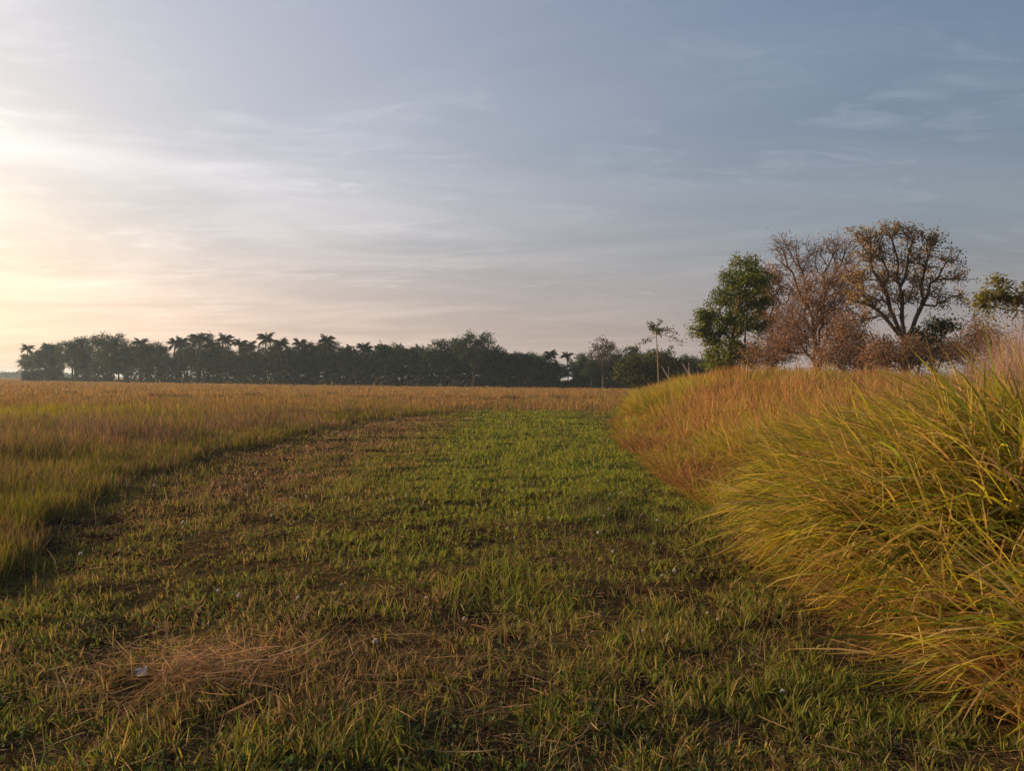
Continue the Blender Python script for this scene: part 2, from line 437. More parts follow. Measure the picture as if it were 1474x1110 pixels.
# ------------------------------------------------------------------ the rice field
def tree_depth(u):
    return float(np.interp(u, [-300, 30, 200, 400, 640, 880, 1060, 1500], [270, 206, 165, 137, 120, 108, 104, 100]))
def field_limit(x, y):                 # points in front of the tree line
    u = CX + FPX * x / np.maximum(y, 1)
    return y < np.interp(u, [-300, 30, 200, 400, 640, 880, 1060, 1500], [264, 200, 160, 133, 116, 105, 101, 97])
def hollow(x, y): return 0.0 * np.asarray(x, float)
def build_rice():
    acc = Acc()
    x, y = scatter(330000, 5.0, 270.0, .86)
    xl, yl = scatter(150000, 6.0, 42.0, .84, xmax=-2.5)
    x, y = np.r_[x, xl], np.r_[y, yl]
    inl = (x < edge_left(y) + .35 * rng.random(len(x))) | (y > STRIP_END - 1.5 + 3 * noise(x, y, 4, 161) )
    k = inl & (x < edge_right(y) + .2) & field_limit(x, y)
    x, y = x[k], y[k]
    k = rng.random(len(x)) > hollow(x, y) * .95
    x, y = x[k], y[k]; n = len(x); z = height(x, y)
    e = ss(edge_left(y) - x + (noise(x, y, .9, 155) - .5) * 1.3, -.2, 3.2); e = np.where(y > STRIP_END - 1, np.maximum(e, ss(y, STRIP_END - 1, STRIP_END + 3)), e)
    hgt = (.25 + .29 * e) * (.72 + .56 * noise(x, y, 1.6, 171)) * rng.uniform(.8, 1.12, n)
    green = np.clip(.20 + .3 * np.exp(-((x + 5.6) / 1.1) ** 2 - ((y - 8.3) / 1.6) ** 2) + (1 - e) * .40 + (noise(x, y, 2.0, 181) - .5) * 1.1 - .25 * ss(y, 35, 60), .03, .9)
    yel = np.exp(-((x + 17.5) / 4.5) ** 2 - ((y - 27) / 5.0) ** 2)
    ochre = mixcol([(.38, .225, .075), (.31, .175, .060), (.44, .27, .10), (.26, .14, .058)], [.4, .3, .2, .25], n)
    pink = mixcol([(.27, .16, .09), (.22, .135, .085), (.33, .20, .12)], [.4, .3, .3], n)
    grn = mixcol([(.22, .195, .024), (.15, .16, .022), (.28, .225, .03)], [.4, .3, .3], n)
    pk = np.clip(noise(x, y, 6.0, 191) * 1.5 - .35, 0, 1) * ss(y, 60, 20) + .95 * np.exp(-((x + 13) / 6) ** 2 - ((y - 18) / 7) ** 2)
    col = np.where((rng.random(n) < pk)[:, None], pink, ochre)
    col = np.where((rng.random(n) < green)[:, None], grn, col)
    col = np.where((rng.random(n) < yel * .8)[:, None], mixcol([(.38, .32, .02)], [1], n), col)
    col = col * (.78 + .22 * ss(y, 25, 60))[:, None] * (.8 + .4 * noise(x, y, 1.0, 343))[:, None]
    W = np.maximum(rng.uniform(.004, .008, n), y * .00075 * rng.uniform(.6, 1.3, n))
    seed = rng.random(n) < .4
    blades(acc, np.stack([x, y, z], 1), hgt * rng.uniform(.95, 1.25, n), W, rng.uniform(0, 6.28, n), np.abs(rng.normal(.10, .12, n)),
           np.where(seed, rng.uniform(.5, 1.5, n), np.abs(rng.normal(.3, .3, n))), col, 3, col * np.where(seed, 1.15, 1.0)[:, None])
    # the closed canopy of leaves farther out
    xs = np.unique(np.r_[np.arange(-260, -40, 4.0), np.arange(-40, 30, .8), np.arange(30, 60, 2.0)])
    ys = np.unique(np.r_[np.arange(30, 60, .5), np.arange(60, 120, 1.2), np.arange(120, 270, 4.0)])
    X, Y = np.meshgrid(xs, ys); x, y = X.ravel(), Y.ravel()
    e = np.where(y > STRIP_END + 2, ss(y, STRIP_END + 3, STRIP_END + 7), ss(edge_left(y) - x, 1.0, 3.5))
    hh = height(x, y) + .34 * e + (noise(x, y, 1.3, 201) - .5) * .22 * e - hollow(x, y) * .36
    nx, ny = len(xs), len(ys)
    i, j = np.meshgrid(np.arange(nx - 1), np.arange(ny - 1)); i, j = i.ravel(), j.ravel()
    q = np.stack([j * nx + i, j * nx + i + 1, (j + 1) * nx + i + 1, (j + 1) * nx + i], -1)
    ok = (((x < edge_left(y) - 1.2) & (y < STRIP_END)) | (y > STRIP_END + 3)) & (x < edge_right(y) - .2) & field_limit(x, y + 1) & (np.abs(x) < .95 * y)
    q = q[ok[q].all(1)]
    f = noise(x, y, 1.1, 211)[:, None]; h = hollow(x, y)[:, None]
    c = np.array([.27, .16, .05]) * (.7 + .6 * f); c = c * (1 - h) + np.array([.05, .034, .018]) * h
    acc.add(np.stack([x, y, hh], 1), c, None, q)
    o = acc.build('rice_crop', M_DRY)
    tag(o, 'ripening ochre rice crop filling the open field left of the mown strip', 'crop', kind='stuff')
build_rice()

def build_weeds():                      # dark weed tufts that stand out of the crop
    a = Acc(); n = 420
    r = np.sqrt(rng.random(n)) * .55; t = rng.uniform(0, 6.28, n)
    P = np.stack([r * np.cos(t), r * np.sin(t) * .8, 0 * r], 1)
    blades(a, P, rng.uniform(.45, .86, n) * (1.1 - .5 * r), rng.uniform(.03, .055, n), t + rng.normal(0, .6, n), np.abs(rng.normal(.3, .2, n)), np.abs(rng.normal(.7, .4, n)),
           mixcol([(.13, .095, .03), (.09, .085, .024), (.17, .11, .04)], [1, 1, .7], n), 3)
    proto = a.build('weed_tuft', M_BLADE)
    uv = [(60, 567), (105, 566), (227, 570), (262, 569), (320, 572), (365, 575), (440, 571), (525, 577), (548, 573), (598, 575), (638, 579), (676, 575), (735, 578), (700, 582), (770, 573), (805, 580), (160, 564), (480, 566), (575, 570), (850, 573)]
    for k, (u, v) in enumerate(uv):
        p = on_ground(u, v, .45); p = at(u, v, max(p[1], 47.0 + (k * 7 % 9))); o = proto if k == 0 else proto.copy()
        if k: C.objects.link(o)
        o.location = (p[0], p[1], float(height(p[0], p[1])))
        o.scale = (float(rng.uniform(.5, 1.2)), float(rng.uniform(.6, 1.0)), float(rng.uniform(.85, 1.0))); o.rotation_euler = (0, 0, float(rng.uniform(-.3, .3)))
        tag(o, 'low dark weed tuft scattered among the ripe rice of the open field', 'weed', 'dark weed tufts in the rice field')
build_weeds()

# ------------------------------------------------------------------ the grassy bank on the right
LUSH = [(.38, .32, .020), (.23, .255, .022), (.46, .34, .026), (.15, .19, .024), (.45, .25, .060), (.46, .32, .13)]
def clump(name, label, pts, tufts, per, Lr, Wr, head, headsd, lean, curve, w, cols=LUSH):
    """a big arching grass clump; pts: (x, y, sx, sy, weight) patches of the stand, filled with fountain tufts"""
    acc = Acc(); pts = np.array(pts, float)
    i = rng.choice(len(pts), tufts, p=pts[:, 4] / pts[:, 4].sum())
    r = np.sqrt(rng.random(tufts)); a = rng.uniform(0, 6.28, tufts)
    cx = pts[i, 0] + pts[i, 2] * r * np.cos(a); cy = pts[i, 1] + pts[i, 3] * r * np.sin(a)
    taz = np.radians(head) + rng.normal(0, headsd, tufts); tl = rng.uniform(*Lr, tufts)
    tle = rng.normal(lean, .14, tufts); tcu = rng.normal(curve, .22, tufts); tone = rng.uniform(.6, 1.3, tufts); ripe = rng.random(tufts)
    t = np.repeat(np.arange(tufts), per); n = len(t)
    dx, dy = rng.normal(0, .055, n), rng.normal(0, .055, n)
    x, y = cx[t] + dx, cy[t] + dy
    az = taz[t] + rng.normal(0, .55, n)
    stray = rng.random(n) < .09
    az = np.where(stray, rng.uniform(0, 6.28, n), az)
    ln = tl[t] * rng.uniform(.55, 1.12, n)
    le = np.clip(np.abs(tle[t] + rng.normal(0, .22, n)), 0, 1.35); cu = tcu[t] + rng.normal(0, .38, n)
    cu = np.where(rng.random(n) < .08, cu * .15, cu)
    col = mixcol(cols, w, n, .15) * tone[t][:, None]
    dry = rng.random(n) < .36 * ripe[t] ** 2
    col = np.where(dry[:, None], mixcol([(.50, .34, .12), (.42, .22, .06), (.30, .17, .07)], [1, 1, 1], n), col)
    tip = np.where((rng.random(n) < .35)[:, None], mixcol([(.50, .34, .09)], [1], n), col)
    W = np.maximum(rng.uniform(*Wr, n), y * .0008)
    g = height(x, y)
    blades(acc, np.stack([x, y, g - .02], 1), ln, W, az, le, cu, col, 6, tip, g * .6 + .01)
    org = np.array([pts[0, 0], pts[0, 1], float(height(pts[0, 0], pts[0, 1]))])
    return tag(acc.build(name, M_BLADE, origin=org), label, 'grass clump')

clump('long_grass_clump', 'big lush yellow-green grass clump sweeping left over the bank foot beside the mown strip',
      [(3.85, 7.3, 1.0, 1.6, 3), (3.5, 6.2, .8, 1.0, 2), (4.5, 7.6, 1.1, 1.4, 2)], 360, 50, (.85, 1.55), (.014, .030), 193, .42, .86, 1.30, [.34, .24, .22, .14, .08, .06])
clump('long_grass_clump', 'tangled green and brown grass clump filling the right edge of the foreground',
      [(3.7, 4.9, 1.0, .8, 2), (4.3, 5.8, 1.0, .9, 2), (3.1, 5.3, .6, .6, 1), (3.0, 4.3, .45, .5, .9), (3.3, 3.7, .5, .5, .6)], 190, 48, (.5, 1.1), (.012, .026), 206, .7, .95, 1.15, [.28, .22, .18, .16, .16, .10])
clump('long_grass_clump', 'tall yellow grass clump on top of the bank, behind the sweeping one',
      [(6.0, 9.0, 1.5, 1.4, 2), (5.2, 8.3, 1.0, 1.0, 1), (7.4, 10.2, 1.5, 1.4, 2)], 320, 42, (.65, 1.15), (.014, .028), 190, .45, 1.02, 1.1, [.32, .14, .34, .06, .18, .10])
clump('long_grass_clump', 'rounded yellow-green grass clump at the far end of the bank below the thin sapling',
      [(5.2, 28.5, 1.1, 1.6, 2), (5.9, 30.5, 1.2, 1.6, 2), (6.3, 27.0, 1.0, 1.5, 1)], 260, 60, (.6, 1.35), (.014, .026), 190, 1.2, .30, 1.1, [.40, .20, .36, .05, .04, .04])
clump('long_grass_clump', 'green-yellow grass clump in the middle of the bank, left of the sweeping clump',
      [(4.3, 13.5, .9, 1.4, 2), (5.0, 15.5, 1.0, 1.6, 1), (4.6, 11.0, .9, 1.0, 1.6)], 190, 55, (.4, .9), (.010, .020), 185, .9, .40, 1.1, [.30, .20, .26, .08, .16, .1])

def build_dry_grass():
    acc = Acc()
    PAL = [(.46, .235, .075), (.38, .185, .068), (.50, .29, .12), (.29, .135, .055), (.28, .21, .04)]
    def patch(n, fx, Lr, lean, curve, w, head=None, wmin=.0009):
        x, y = fx(n); k = x > edge_right(y) + .1; x, y = x[k], y[k]; n = len(x)
        az = rng.uniform(0, 6.28, n) if head is None else np.radians(head) + rng.normal(0, .8, n)
        c = mixcol(PAL, w, n) * (.62 + .6 * noise(x, y, .9, 333))[:, None]
        gr = rng.random(n) < np.clip((noise(x, y, 1.7, 337) - .5) * 4.5, 0, .75)
        c = np.where(gr[:, None], mixcol([(.33, .27, .025), (.22, .22, .024), (.40, .28, .04)], [1, .8, .7], n), c)
        tall = .45 + 1.1 * noise(x, y, .9, 339)
        blades(acc, np.stack([x, y, height(x, y) - .02], 1), rng.uniform(*Lr, n) * tall, np.maximum(rng.uniform(.005, .010, n), y * wmin), az,
               np.abs(rng.normal(lean, .2, n)), np.abs(rng.normal(curve, .4, n)), c, 3)
    # slope of fine brown dead grass between the clumps
    def slope(n):
        y = rng.uniform(9.5, 27, n); return edge_right(y) + np.abs(rng.normal(0, 1.0, n)), y
    patch(34000, slope, (.18, .58), .6, .8, [.22, .34, .16, .4, .35], None)
    # crest of tall ochre grass
    def crest(n):
        y = rng.uniform(12, 52, n); return edge_right(y) + rng.uniform(1.2, 13, n), y
    patch(85000, crest, (.45, 1.0), .18, .5, [.4, .3, .2, .15, .12])
    def crest_far(n):
        y = rng.uniform(45, 95, n); return edge_right(y) + rng.uniform(.3, 16, n), y
    patch(16000, crest_far, (.5, .95), .15, .4, [.4, .3, .2, .2, .1])
    # dead tangle along the foot, lower right
    def foot(n):
        y = rng.uniform(3.2, 7.2, n); return edge_right(y) - .15 + np.abs(rng.normal(.1, .75, n)), y
    patch(12000, foot, (.20, .75), .85, .6, [.2, .2, .15, .35, .7], None, .0012)
    def back(n):
        y = rng.uniform(8, 14, n); return rng.uniform(7, 15, n), y
    patch(2500, foot, (.15, .45), 1.2, .4, [.2, .2, .5, .3, .2], None, .0012)
    patch(20000, back, (.45, .85), .35, .7, [.4, .3, .2, .15, .2], 190)
    o = acc.build('dry_grass', M_DRY)
    tag(o, 'dry orange-brown grass covering the bank between the green clumps', 'grass', kind='stuff')
    # tall thin dead stems at the right edge and along the crest
    acc = Acc()
    n = 2600
    x = np.r_[rng.uniform(9.0, 13.5, n), rng.uniform(8, 19, 3500)]; y = np.r_[rng.uniform(14, 19, n), rng.uniform(17, 28, 3500)]
    n = len(x); k = (x / y > .585) | (rng.random(n) < .5); x, y = x[k], y[k]; n = len(x)
    tall = .9 + .45 * noise(x, y, 1.2, 335) + 1.5 * ss(x / y, .54, .66)
    blades(acc, np.stack([x, y, height(x, y)], 1), tall * rng.uniform(.65, 1.15, n), np.maximum(.006, y * .0005) * rng.uniform(.7, 1.3, n), rng.uniform(0, 6.28, n),
           np.abs(rng.normal(.10, .14, n)), np.abs(rng.normal(.35, .45, n)), mixcol([(.34, .20, .13), (.28, .16, .10), (.40, .27, .18)], [.4, .3, .3], n), 4)
    o = acc.build('dry_reeds', M_DRY)
    tag(o, 'tall thin pinkish dead reeds standing on the bank at the right edge', 'reeds', kind='stuff')
build_dry_grass()

# ------------------------------------------------------------------ trees
def skeleton(base, trunk_pts, attractors, step, jitter=.12, sag=0.0, mains=()):
    """grow limbs from the trunk to every attractor; returns nodes, parents, tip indices"""
    nodes = [np.array(p, float) for p in trunk_pts]; par = [-1] + list(range(len(trunk_pts) - 1))
    plen = [0.0]
    for i in range(1, len(nodes)): plen.append(plen[-1] + float(np.linalg.norm(nodes[i] - nodes[i - 1])))
    first = max(1, len(trunk_pts) // 2)
    top = nodes[-1]; top_i = len(nodes) - 1
    for (a, i) in mains:                           # a few main limbs first, each from the upper trunk
        p0 = nodes[min(i, top_i)]; L = np.linalg.norm(a - p0); k = max(2, int(round(L / step))); prev = min(i, top_i)
        for s in range(1, k + 1):
            t = s / k
            p = p0 + (a - p0) * t + rng.normal(0, jitter * step, 3) * (s < k) + np.array([0, 0, math.sin(math.pi * t) * L * .08])
            plen.append(plen[prev] + float(np.linalg.norm(p - nodes[prev]))); nodes.append(p); par.append(prev); prev = len(nodes) - 1
    order = np.argsort([np.linalg.norm(a - top) for a in attractors]); tips = []
    for oi in order:
        a = attractors[oi]
        arr = np.array(nodes[first:]); dv = a - arr
        dist = np.linalg.norm(dv, axis=1) + np.where(dv[:, 2] < -.2, .6 * np.abs(dv[:, 2]), 0) + .55 * np.array(plen[first:])
        i = int(np.argmin(dist)) + first
        p0 = nodes[i]; L = np.linalg.norm(a - p0); k = max(1, int(round(L / step))); prev = i
        for s in range(1, k + 1):
            t = s / k
            p = p0 + (a - p0) * t + rng.normal(0, jitter * step, 3) * (s < k) + np.array([0, 0, math.sin(math.pi * t) * L * .10 - sag * t])
            plen.append(plen[prev] + float(np.linalg.norm(p - nodes[prev]))); nodes.append(p); par.append(prev); prev = len(nodes) - 1
        tips.append(prev)
    return np.array(nodes), par, tips
def limb_mesh(acc, nodes, par, rtip, rbase, col, sides=5, power=2.3):
    n = len(nodes); kids = [[] for _ in range(n)]; load = np.zeros(n)
    for i, p in enumerate(par):
        if p >= 0: kids[p].append(i)
    for i in range(n - 1, -1, -1):
        if not kids[i]: load[i] = 1.0
        if par[i] >= 0: load[par[i]] += load[i]
    r = rtip * load ** (1 / power); r = r * min(1.0, rbase / r[0]) if r[0] > rbase else r
    r = np.maximum(r, rtip); 
    if r[0] < rbase: r = r + (rbase - r[0]) * (load / load[0]) ** .8
    stack = [0]; 
    while stack:
        s = stack.pop(); chain = [s] if par[s] < 0 else [par[s], s]
        rr = [r[s]] if par[s] < 0 else [min(r[par[s]], r[s] * 1.25), r[s]]
        c = s
        while kids[c]:
            ks = sorted(kids[c], key=lambda q: -load[q]); stack += ks[1:]
            c = ks[0]; chain.append(c); rr.append(r[c])
        if len(chain) > 1: tube(acc, nodes[chain], rr, col, sides if r[chain[-2]] > rtip * 1.5 or len(chain) > 6 else 4)
def ellipsoid(c, r, n, shell=.35):
    d = rng.normal(0, 1, (n, 3)); d /= np.linalg.norm(d, axis=1)[:, None]
    rad = (shell + (1 - shell) * rng.random(n)) ** .6
    return np.asarray(c) + d * rad[:, None] * np.asarray(r)

def broad_tree(name, label, cat, base, trunk_top, clumps, leaf_n, leaf_r, leaf_size, pal, w, bark, rtip=.012, rbase=.14, step=.45, group=None,
               lean=(0, 0), droop=.2, asp=.45, twig_r=0.0, twig_n=0, extra_trunks=()):
    """clumps: (dx, dy, z, rx, ry, rz, n) ellipsoids relative to the base, filled with twig ends that carry the leaves"""
    base = np.array(base, float)
    att = np.concatenate([ellipsoid((c[0], c[1], c[2]), c[3:6], int(c[6])) for c in clumps])
    tp = [np.array([lean[0] * (t ** 1.5), lean[1] * t ** 1.5, t * trunk_top]) + (rng.normal(0, .04, 3) if 0 < t else 0) for t in np.linspace(0, 1, 6)]
    tp[0][2] = -.15
    cen = np.array([c[:3] for c in clumps]); sel = [int(np.argmax(cen[:, 2]))]
    while len(sel) < min(6, len(cen)):
        dd = np.min([np.linalg.norm(cen - cen[q], axis=1) for q in sel], axis=0); sel.append(int(np.argmax(dd)))
    mains = [(cen[q] - (cen[q] - tp[-1]) * .15, 5 if cen[q][2] > trunk_top else 3) for q in sel]
    nodes, par, tips = skeleton(base, tp, att, step, mains=mains)
    if twig_n:                                     # a spray of fine twigs at every limb end
        nl, pl, tl = list(nodes), list(par), []
        for t in tips:
            d0 = nodes[t] - nodes[par[t]]; d0 /= np.linalg.norm(d0) + 1e-6
            for _ in range(twig_n):
                d = d0 * .6 + rng.normal(0, .55, 3) + np.array([0, 0, .25]); d /= np.linalg.norm(d)
                q = t; p = nodes[t]
                for s in range(2):
                    p = p + d * twig_r * rng.uniform(.3, .6) + rng.normal(0, .04, 3); nl.append(p); pl.append(q); q = len(nl) - 1
                tl.append(q)
        nodes, par, tips2 = np.array(nl), pl, tl
    root = thing(name, base, label, cat, group)
    a = Acc(); limb_mesh(a, nodes, par, rtip, rbase, bark)
    for (ex, ey, tx, ty, tz, er) in extra_trunks:
        p = np.array([[ex + (tx - ex) * t + .06 * math.sin(4 * t), ey + (ty - ey) * t, -.1 + tz * t] for t in np.linspace(0, 1, 7)])
        tube(a, p, np.linspace(er, er * .45, 7), bark, 6)
    a.build('trunk', M_BARK, root, smooth=True)
    if leaf_n:
        c = Acc(); tp_ = nodes[tips] if not twig_n else np.concatenate([nodes[tips], nodes[tips2]])
        i = rng.integers(0, len(tp_), leaf_n)
        P = tp_[i] + rng.normal(0, leaf_r, (leaf_n, 3)) * np.array([1, 1, .75])
        tone = rng.uniform(.75, 1.25, len(tp_))[i][:, None]
        leaves(c, P, rng.uniform(leaf_size * .6, leaf_size * 1.3, leaf_n), mixcol(pal, w, leaf_n, .2) * tone, droop, asp)
        c.build('crown', M_LEAF, root)
    return root

G_PAL = [(.15, .17, .018), (.10, .125, .018), (.20, .20, .024), (.07, .09, .018)]
B_PAL = [(.29, .16, .095), (.22, .12, .07), (.35, .20, .11), (.17, .105, .065)]
OPEN_PAL = [(.31, .175, .065), (.23, .13, .05), (.37, .22, .07), (.20, .19, .03)]
def px_clumps(base, specs, Y, dscale=.9):
    """turn clump centres read off the photo (u, v, radius u, radius v in pixels, twig count) into metres about the base"""
    out = []
    for s in specs:
        u, v, ru, rv, n = s[:5]; dy = s[5] if len(s) > 5 else 0.0
        p = at(u, v, Y + dy) - base; k = (Y + dy) / FPX
        out.append((p[0], dy, p[2], ru * k, (ru + rv) / 2 * k * dscale, rv * k, n))
    return out
def ground_pt(u, Y):
    x = float(at(u, 547, Y)[0]); return np.array([x, Y, float(height(x, Y))])

# leafy green tree at the left end of the row
b = ground_pt(1052, 37.0)
broad_tree('leafy_tree', 'leafy green tree standing at the left end of the row of trees on the bank', 'tree', b, 2.2,
    px_clumps(b, [(1072, 388, 15, 13, 16), (1092, 402, 14, 13, 14, .4), (1052, 408, 14, 13, 14), (1078, 415, 18, 14, 16, -.5), (1042, 438, 15, 13, 14, -.5), (1066, 442, 18, 14, 16, .3), (1090, 435, 14, 18, 14, .6),
                  (1020, 460, 12, 11, 14), (1046, 466, 14, 12, 14, -.5), (1010, 478, 9, 9, 9), (1072, 472, 20, 14, 16, .5), (1028, 486, 14, 10, 12), (1095, 470, 14, 14, 10, .8),
                  (1030, 512, 16, 13, 14), (1055, 506, 18, 14, 14, -.6), (1078, 515, 20, 14, 16, .4), (1045, 527, 22, 9, 14, -.5)], 37.0),
    24000, .13, .125, G_PAL, [.4, .3, .22, .15], (.16, .11, .07), rbase=.13, twig_r=.4, twig_n=2, extra_trunks=[(-.3, .1, -.7, .2, 2.6, .08), (.4, -.2, .7, 0, 3.0, .09)])
# brown-leaved tree half behind it
b = ground_pt(1112, 38.5)
broad_tree('withered_tree', 'small withered tree with brown leaves close against the leafy green tree', 'tree', b, 2.4,
    px_clumps(b, [(1108, 405, 20, 24, 30), (1100, 440, 22, 24, 24, .4), (1122, 470, 22, 26, 22, -.4), (1110, 505, 24, 22, 20)], 38.5),
    9000, .16, .10, B_PAL, [.4, .3, .2, .2], (.15, .10, .08), rbase=.09)
# bare grey tree
b = ground_pt(1172, 39.0)
broad_tree('bare_tree', 'bare grey-brown tree with a fan of fine leafless twigs behind the reddish bush', 'tree', b, 2.6,
    px_clumps(b, [(1150, 372, 36, 22, 46), (1195, 375, 26, 32, 42), (1165, 412, 44, 26, 46), (1215, 365, 18, 22, 20), (1140, 440, 30, 24, 24), (1125, 355, 12, 8, 8)], 39.0),
    2600, .22, .10, [(.28, .17, .14), (.22, .13, .11)], [1, 1], (.17, .125, .105), rtip=.010, rbase=.13, twig_r=.55, twig_n=4)
# reddish bush
b = ground_pt(1178, 33.0)
broad_tree('withered_bush', 'dense reddish-brown withered bush in front of the bare tree', 'bush', b, 1.0,
    px_clumps(b, [(1185, 425, 40, 24, 44), (1160, 455, 38, 26, 40), (1205, 460, 32, 32, 42), (1180, 495, 50, 28, 44), (1135, 490, 26, 24, 24), (1218, 405, 20, 22, 22, .5), (1218, 500, 18, 26, 18)], 33.0),
    16000, .20, .085, B_PAL, [.45, .3, .12, .2], (.16, .10, .075), rbase=.10, twig_r=.5, twig_n=4, rtip=.009)
# tall open tree
b = ground_pt(1300, 31.0)
broad_tree('open_tree', 'tallest tree of the row, open crown of browning leaves on a forked trunk', 'tree', b, 2.0,
    px_clumps(b, [(1258, 345, 16, 10, 13), (1285, 335, 16, 8, 12), (1312, 342, 14, 8, 11), (1340, 352, 15, 11, 13), (1248, 372, 12, 10, 11), (1275, 368, 14, 10, 12), (1305, 370, 13, 10, 10), (1330, 378, 14, 10, 11), (1362, 376, 14, 7, 9),
                  (1375, 400, 12, 5, 7), (1350, 402, 12, 6, 7), (1240, 400, 14, 13, 14), (1268, 402, 14, 12, 13), (1296, 400, 13, 11, 11), (1322, 408, 12, 8, 9), (1236, 428, 14, 12, 13), (1262, 436, 14, 11, 12), (1290, 430, 12, 10, 10),
                  (1318, 432, 12, 6, 7), (1345, 426, 12, 5, 7), (1378, 424, 9, 4, 5), (1245, 456, 12, 9, 8), (1352, 440, 7, 5, 4), (1280, 455, 8, 6, 5), (1348, 470, 14, 4, 6), (1235, 340, 8, 6, 4)], 31.0),
    12000, .12, .105, OPEN_PAL, [.4, .3, .2, .16], (.11, .075, .055), rbase=.15, rtip=.011, twig_r=.4, twig_n=2, extra_trunks=[(.3, .1, 1.0, .2, 2.3, .07), (-.3, 0, -1.2, .2, 2.6, .06)])
# low withered growth between the trunks
for (u, Y, lab, sp) in [(1110, 35.0, 'pinkish-brown withered bush low between the leafy green tree and the reddish bush', [(1095, 515, 26, 20, 26), (1125, 505, 26, 24, 30), (1140, 480, 20, 20, 20)]),
                        (1210, 31.0, 'brown withered bush low at the right foot of the dense reddish bush', [(1195, 520, 26, 16, 22), (1225, 515, 20, 22, 22), (1215, 480, 18, 22, 20)]),
                        (1305, 28.5, 'brown withered bush hiding the foot of the forked trunk of the tallest tree', [(1290, 518, 26, 14, 24), (1325, 520, 22, 14, 20), (1268, 512, 16, 18, 18), (1310, 500, 12, 10, 8)]),
                        (1400, 29.0, 'straggly pinkish withered bush between the tallest tree and the vine-hung tree', [(1385, 510, 26, 14, 22), (1420, 500, 22, 22, 24), (1405, 480, 14, 14, 10)])]:
    b = ground_pt(u, Y)
    broad_tree('withered_bush', lab, 'bush', b, .7, px_clumps(b, sp, Y), 5500, .24, .085, B_PAL, [.4, .3, .25, .1], (.2, .125, .09), rbase=.05, twig_r=.45, twig_n=3, rtip=.009)
# small leafy tops right of it
b = ground_pt(1345, 30.0)
broad_tree('green_bush', 'low dark green bush at the foot of the tallest tree, right of its trunk', 'bush', b, .8,
    px_clumps(b, [(1342, 500, 26, 20, 30), (1358, 470, 18, 6, 14), (1325, 485, 14, 14, 10), (1375, 505, 18, 14, 10)], 30.0),
    3600, .16, .13, [(.05, .075, .022), (.035, .05, .018), (.075, .09, .025)], [.4, .3, .3], (.12, .08, .06), rbase=.06)
b = ground_pt(1255, 35.0)
broad_tree('green_bush', 'olive green bush seen low between the reddish bush and the forked trunk', 'bush', b, .8,
    px_clumps(b, [(1245, 515, 30, 16, 26), (1270, 500, 18, 14, 14), (1285, 520, 20, 14, 12), (1238, 490, 10, 14, 10)], 35.0),
    3600, .18, .13, [(.075, .075, .024), (.06, .055, .02), (.11, .085, .03)], [.4, .3, .3], (.12, .08, .06), rbase=.06)
# vine-hung tree at the right edge
b = ground_pt(1545, 22.0)
vt = broad_tree('vine_tree', 'small tree at the right edge, its flat leafy top hung with vines above the reeds', 'tree', b, 2.3,
    px_clumps(b, [(1430, 424, 22, 8, 24), (1462, 430, 22, 8, 24), (1440, 404, 14, 8, 10), (1490, 418, 22, 14, 26), (1410, 436, 8, 14, 10), (1530, 410, 30, 24, 30), (1575, 430, 26, 24, 26)], 22.0),
    3600, .12, .11, [(.17, .18, .022), (.12, .12, .018), (.22, .18, .03), (.22, .12, .05)], [.4, .3, .2, .15], (.12, .085, .06), rbase=.09, rtip=.008)
a = Acc()
for _ in range(80):
    u = rng.uniform(1402, 1540); p = at(u, rng.uniform(425, 440), 22 + rng.normal(0, .4)) - b
    n = 14; L = rng.uniform(.25, .95); q = p + np.stack([rng.normal(0, .03, n), rng.normal(0, .03, n), -np.linspace(0, L, n)], 1)
    leaves(a, q, rng.uniform(.06, .12, n), mixcol([(.18, .15, .03), (.14, .11, .03)], [1, 1], n), 1.0, .5)
a.build('vines', M_LEAF, vt)

# thin sapling with a small umbrella of leaves
b = ground_pt(948, 44.0); sp = thing('sapling', b, 'thin tall sapling with a small umbrella of leaves rising above the far grass clump', 'tree')
topz = float(at(948, 474, 44)[2] - b[2]); a = Acc(); c = Acc()
pts = np.array([[.03 * math.sin(t * 5) - .03 * t * 4, 0, topz * t] for t in np.linspace(0, 1, 9)])
tube(a, pts, np.linspace(.042, .022, 9), (.24, .19, .15), 6)
for k in range(15):
    az = 2 * math.pi * k / 15 + rng.normal(0, .2); up = rng.uniform(-.1, 1.2); L = rng.uniform(1.0, 1.5) * (1.0 if up < .6 else .65)
    t = np.linspace(0, 1, 7); p0 = pts[-1] - np.array([0, 0, rng.uniform(0, .45)])
    q = p0 + np.stack([np.cos(az) * math.cos(up) * L * t, np.sin(az) * math.cos(up) * L * t, math.sin(up) * L * t - .35 * L * t ** 2.2], 1)
    tube(a, q, np.linspace(.018, .010, 7), (.16, .13, .09), 4)
    m = 26; f = rng.uniform(.45, 1.05, m)
    P = p0 + np.stack([np.cos(az) * math.cos(up) * L * f, np.sin(az) * math.cos(up) * L * f, math.sin(up) * L * f - .35 * L * f ** 2.2], 1) + rng.normal(0, .09, (m, 3))
    leaves(c, P, rng.uniform(.10, .2, m), mixcol([(.07, .075, .03), (.05, .055, .025), (.09, .085, .03)], [1, 1, 1], m), .5, .4)
a.build('trunk', M_BARK, sp, smooth=True); c.build('crown', M_LEAF, sp)

